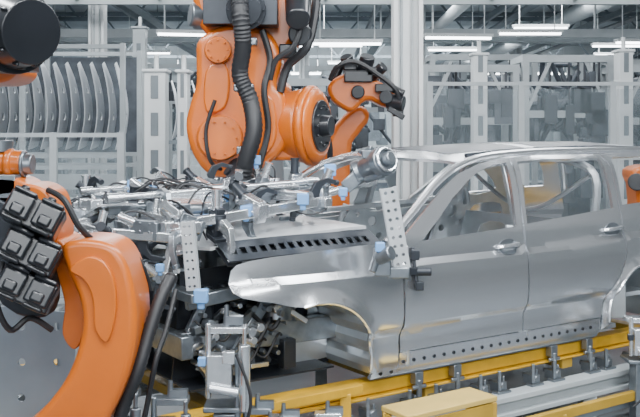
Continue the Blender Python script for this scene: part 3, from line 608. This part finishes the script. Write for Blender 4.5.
for x,y,w,h in ((-3.2,16,.22,3.9),(2.28,12.9,.2,3.15),(4.35,12.9,.2,3.2),(7.5,16.5,.3,3.6)):
    pillar(x,y,w,h,'light grey tall control pillar in the production line',LIGHTG if y>13 else WHITEP)
def cabinet(x,y,w,h):
    o=thing('control_cabinet','dark grey control cabinet with glazed upper door in the cell','cabinet',(x,y,0),group='control cabinets')
    MB().box((x,y,h/2),(w,.5,h)).done('housing',BAYM,o,bev=.02)
    MB().box((x,y-.26,h*.72),(w*.8,.02,h*.4)).done('door',LIGHTG,o,bev=.006)
    MB().box((x,y-.275,h*.76),(w*.6,.012,h*.24)).done('door_window',GLASS_SHADE,o)
for x,y,w,h in ((1.75,15.3,.8,2.7),(3.0,15.2,.7,3.0),(4.6,15.3,.9,2.8),(5.8,15.4,.8,3.0),(-1.5,16.9,.7,2.6)): cabinet(x,y,w,h)
def column(x,y,w):
    o=thing('structural_column','white painted steel hall column with cable pipes','column',(x,y,0),group='hall columns')
    MB().box((x,y,3.26),(w,w*.2,6.5)).box((x-w*.42,y,3.26),(w*.14,w,6.5)).box((x+w*.42,y,3.26),(w*.14,w,6.5)).box((x,y,.02),(w*1.5,w*1.5,.04)).done('steel_profile',WHITEP,o)
    for k in (-.2,.15): MB().cyl((x+k*w,y-w*.2,.1),(x+k*w,y-w*.2,6.4),.013,seg=8).done('cable_pipe',LIGHTG,o)
column(.88,9.1,.30); column(-4.05,16.4,.28); column(9.5,17.8,.3); column(2.8,25.5,.35); column(-6.5,26,.35); column(-.6,34,.4); column(7.4,34,.4)
def portal(x,y,w,h,i):
    o=thing('machine_portal','grey welding cell portal frame with equipment boxes','machine frame',(x,y,0),group='welding cell portals')
    m=MB()
    for sx in (-1,1):
        for sy in (0,.8): m.box((x+sx*w/2,y+sy,h/2),(.10,.10,h))
        m.box((x+sx*w/2,y+.4,h-.05),(.08,.8,.10))
    for z in (h-.06,h*.72): m.box((x,y,z),(w,.09,.11))
    m.beam((x-w/2,y,h*.72),(x-w/2+.4,y,h-.06),.05,.05); m.beam((x+w/2,y,h*.72),(x+w/2-.4,y,h-.06),.05,.05)
    m.done('frame',LIGHTG if i%2 else GREYP,o)
    rr=random.Random(i)
    m=MB()
    for k in range(18):
        m.box((x+rr.uniform(-.4,.4)*w,y+rr.uniform(.1,.6),rr.uniform(.8,h*.92)),(rr.uniform(.08,.35),.3,rr.uniform(.12,.5)))
        m.cyl((x+rr.uniform(-.4,.4)*w,y+.2,rr.uniform(1.6,h)),(x+rr.uniform(-.4,.4)*w,y+.4,rr.uniform(1.6,h)),.04,seg=10)
    m.done('welding_equipment',BAYM if i%3 else GREYP,o,bev=.01,kind='stuff')
    m=MB()
    for k in range(6):
        x1=x+rr.uniform(-.42,.42)*w; z1=rr.uniform(1.7,h*.85); m.box((x1,y,z1),(rr.uniform(.1,.3),.14,rr.uniform(.15,.5))); m.beam((x1,y,z1),(x1,y,h-.1),.03,.03)
    m.done('hanging_tools',DARK,o,kind='stuff')
for i,(x,y,w,h) in enumerate(((2.3,13.8,1.4,3.1),(5.3,13.8,1.4,3.1),(3.8,13.8,1.3,3.25),(3.2,17.6,2,3.6),(6.2,17.6,2.2,3.5),(-.3,14,1.3,2.9),(-3,20,2.4,3.6),(.8,20.5,2.2,3.6),(-7.5,21,2.4,3.7),(9,24,3,3.8),(4.9,24.5,3,4),(-3.5,28,3,4),(-9,29,3,4))): portal(x,y,w,h,i*2+1 if i in (0,2,4,6) else i)
MXY=[(-8.3,17.5),(-5.8,15.5),(-1.2,22.5),(3.4,21),(6.6,21),(-5.6,24),(.3,26.5),(3.3,29),(7.0,28),(-.6,30),(10.5,29),(-6.5,31),(-3.5,24.6),(5,32),(1.8,33),(9.5,20.5)]
for i,(x,y) in enumerate(MXY):
    rr=random.Random(100+i)
    m=MB().box((x,y,.6),(1.6,.8,1.2))
    for k in range(6): m.box((x+rr.uniform(-.6,.6),y+rr.uniform(-.25,.25),rr.uniform(1.2,2.4)),(rr.uniform(.15,.5),.4,rr.uniform(.3,1.2)))
    for k in range(4): m.beam((x+rr.uniform(-.7,.7),y,1),(x+rr.uniform(-.7,.7),y,2.8),.06,.06)
    o=m.done('assembly_machine',rr.choice((GREYP,LIGHTG,BAYM,GREYP)),bev=.01)
    top(o,'grey block of assembly machinery on the hall floor','machine','distant assembly machines')
# ------------------------------------------------------------------ ceiling steelwork
def truss(y):
    m=MB()
    m.beam((-20,y,6.45),(20,y,6.45),.14,.14); m.beam((-20,y,5.5),(20,y,5.5),.12,.12)
    for i in range(25):
        x=-20+i*1.6; m.beam((x,y,5.5),(x+.8,y,6.45),.06,.06); m.beam((x+.8,y,6.45),(x+1.6,y,5.5),.06,.06)
    o=m.done('roof_truss',TRUSS); top(o,'grey steel roof truss spanning the hall','truss','roof trusses')
for y in (12,17,22,27,33,40): truss(y)
for i,x in enumerate((-13,-9,-5.2,-2,1.5,4.8,8.2,12.5)):
    m=MB().beam((x,9,5.36),(x,45,5.36),.10,.16).beam((x+.5,9,5.25),(x+.5,45,5.25),.30,.05)
    for k in range(9): m.cyl((x+.5,10+k*4,5.25),(x+.5,10+k*4,6.5),.012,seg=6)
    top(m.done('cable_tray',TRUSS if i%2 else GREYP),'long grey cable tray hanging under the roof','cable tray','overhead cable trays')
for x,z,r in ((-7.8,5.1,.22),(3.2,4.95,.14),(6.6,5.15,.22)):
    o=MB().cyl((x,9,z),(x,45,z),r,seg=20).done('air_duct',LIGHTG); top(o,'round light grey air duct under the roof','duct','air ducts')
for z,y in ((4.4,15),(4.2,19.3),(4.6,23.7)):
    m=MB().beam((-12.2,y,z),(14,y,z),.12,.18).beam((-12.2,y+.8,z),(14,y+.8,z),.12,.18)
    for k in range(18): m.beam((-11.5+k*1.45,y,z),(-11.5+k*1.45,y+.8,z),.06,.06)
    for k in range(6): m.beam((-11.3+k*4.3,y,z),(-11.3+k*4.3,y,6.4),.04,.04)
    top(m.done('overhead_gantry',LIGHTG),'light grey overhead gantry rail across the hall','gantry','overhead gantries')
lp=thing('tube_lamp','white fluorescent strip lamp hanging from the roof','lamp',(0,0,0),group='ceiling strip lamps')
MB().box((0,0,.04),(1.3,.20,.06)).cyl((-.5,0,.06),(-.5,0,1.2),.01,seg=6).cyl((.5,0,.06),(.5,0,1.2),.01,seg=6).done('lamp_housing',WHITEP,lp)
MB().box((0,0,-.01),(1.24,.11,.04)).done('lamp_tube',LAMP,lp)
LP=[(2.6,16.9,3.85,.1),(4.3,18.4,4.1,.0),(.5,16.5,3.7,.0),(-2.4,16.8,3.9,.2),(6.8,18.8,3.95,.1),(-6,18,4.3,.1),(3.4,23,4.2,0),(7.6,23,4.3,0),(-.8,23,4.3,0),(-4.8,25,4.3,0),(-8.8,24.8,4.5,0),(10.5,27,4.4,0),(.9,31,4.5,0),(6.2,32,4.2,0),(-3.7,32,4.5,0),(-9.9,33,4.5,0),(11.5,34,4.5,0),(2.9,14.2,4.35,0),(-3.6,13.5,4.3,0),(9.6,20.5,4.8,0),(-.4,21.4,4.2,.1),(4,38,4.5,0),(-.6,38,4.6,0),(9.8,38,4.6,0),(-6.5,38,4.6,0),(5.2,21.2,4.55,0),(.6,26,4.6,0),(9.8,30,4.7,0),(-3.2,29,4.7,0)]
lp.location=LP[0][:3]; lp.rotation_euler=(0,0,LP[0][3])
for x,y,z,r in LP[1:]: copy_tree(lp,None,(x,y,z),(0,0,r))
# ------------------------------------------------------------------ light
def area(loc,tgt,sx,sy,e,col=(.95,.98,1)):
    l=bpy.data.lights.new('area_light','AREA'); l.shape='RECTANGLE'; l.size=sx;l.size_y=sy;l.energy=e;l.color=col
    o=bpy.data.objects.new('area_light',l); o.location=loc; o.rotation_euler=(Vector(tgt)-Vector(loc)).to_track_quat('-Z','Y').to_euler(); COL.objects.link(o)
area((0,1.5,5.4),(.3,5,1),6,.4,400)
area((2.5,4.5,5.6),(1.2,5.5,1),5,.3,340)
area((-3,4.2,5.2),(-1,5,1),3,.35,220)
area((3,-3,5.0),(1,5,1),9,.5,520)
area((-3,-5,4.6),(0,5,1),9,1.0,140)
area((0,-8,5.5),(0,-14,2.5),20,1,2700)  # added light that brightens the unseen wall mirrored in the car
area((0,9,5.6),(0,9,0),10,1,330)
area((0,14,5.3),(0,14,0),14,1.5,760)
area((0,21,5.2),(0,21,0),18,1.5,1450)
area((0,30,5.2),(0,30,0),20,2,2200)
area((0,38,5.2),(0,42,2),20,2,2200)
w=bpy.data.worlds.new('world'); SC.world=w; w.use_nodes=True
nt=w.node_tree; bg=nt.nodes['Background']
tc=nt.nodes.new('ShaderNodeTexCoord'); sp=nt.nodes.new('ShaderNodeSeparateXYZ'); rp=nt.nodes.new('ShaderNodeValToRGB')
nt.links.new(tc.outputs['Generated'],sp.inputs[0]); mr=nt.nodes.new('ShaderNodeMapRange'); mr.inputs[1].default_value=-1; nt.links.new(sp.outputs['Z'],mr.inputs[0]); nt.links.new(mr.outputs[0],rp.inputs['Fac'])
rp.color_ramp.elements[0].color=(.13,.15,.17,1); rp.color_ramp.elements[1].color=(.82,.88,.93,1); rp.color_ramp.elements[0].position=.42; rp.color_ramp.elements[1].position=.62
nt.links.new(rp.outputs['Color'],bg.inputs['Color']); bg.inputs['Strength'].default_value=.33
# ------------------------------------------------------------------ camera
cam=bpy.data.cameras.new('camera'); cam.sensor_width=36; cam.lens=50.6; cam.shift_y=-73.5/640; cam.clip_end=200
co=bpy.data.objects.new('camera',cam); co.location=(0,0,H); co.rotation_euler=(math.radians(90),0,0); COL.objects.link(co); SC.camera=co
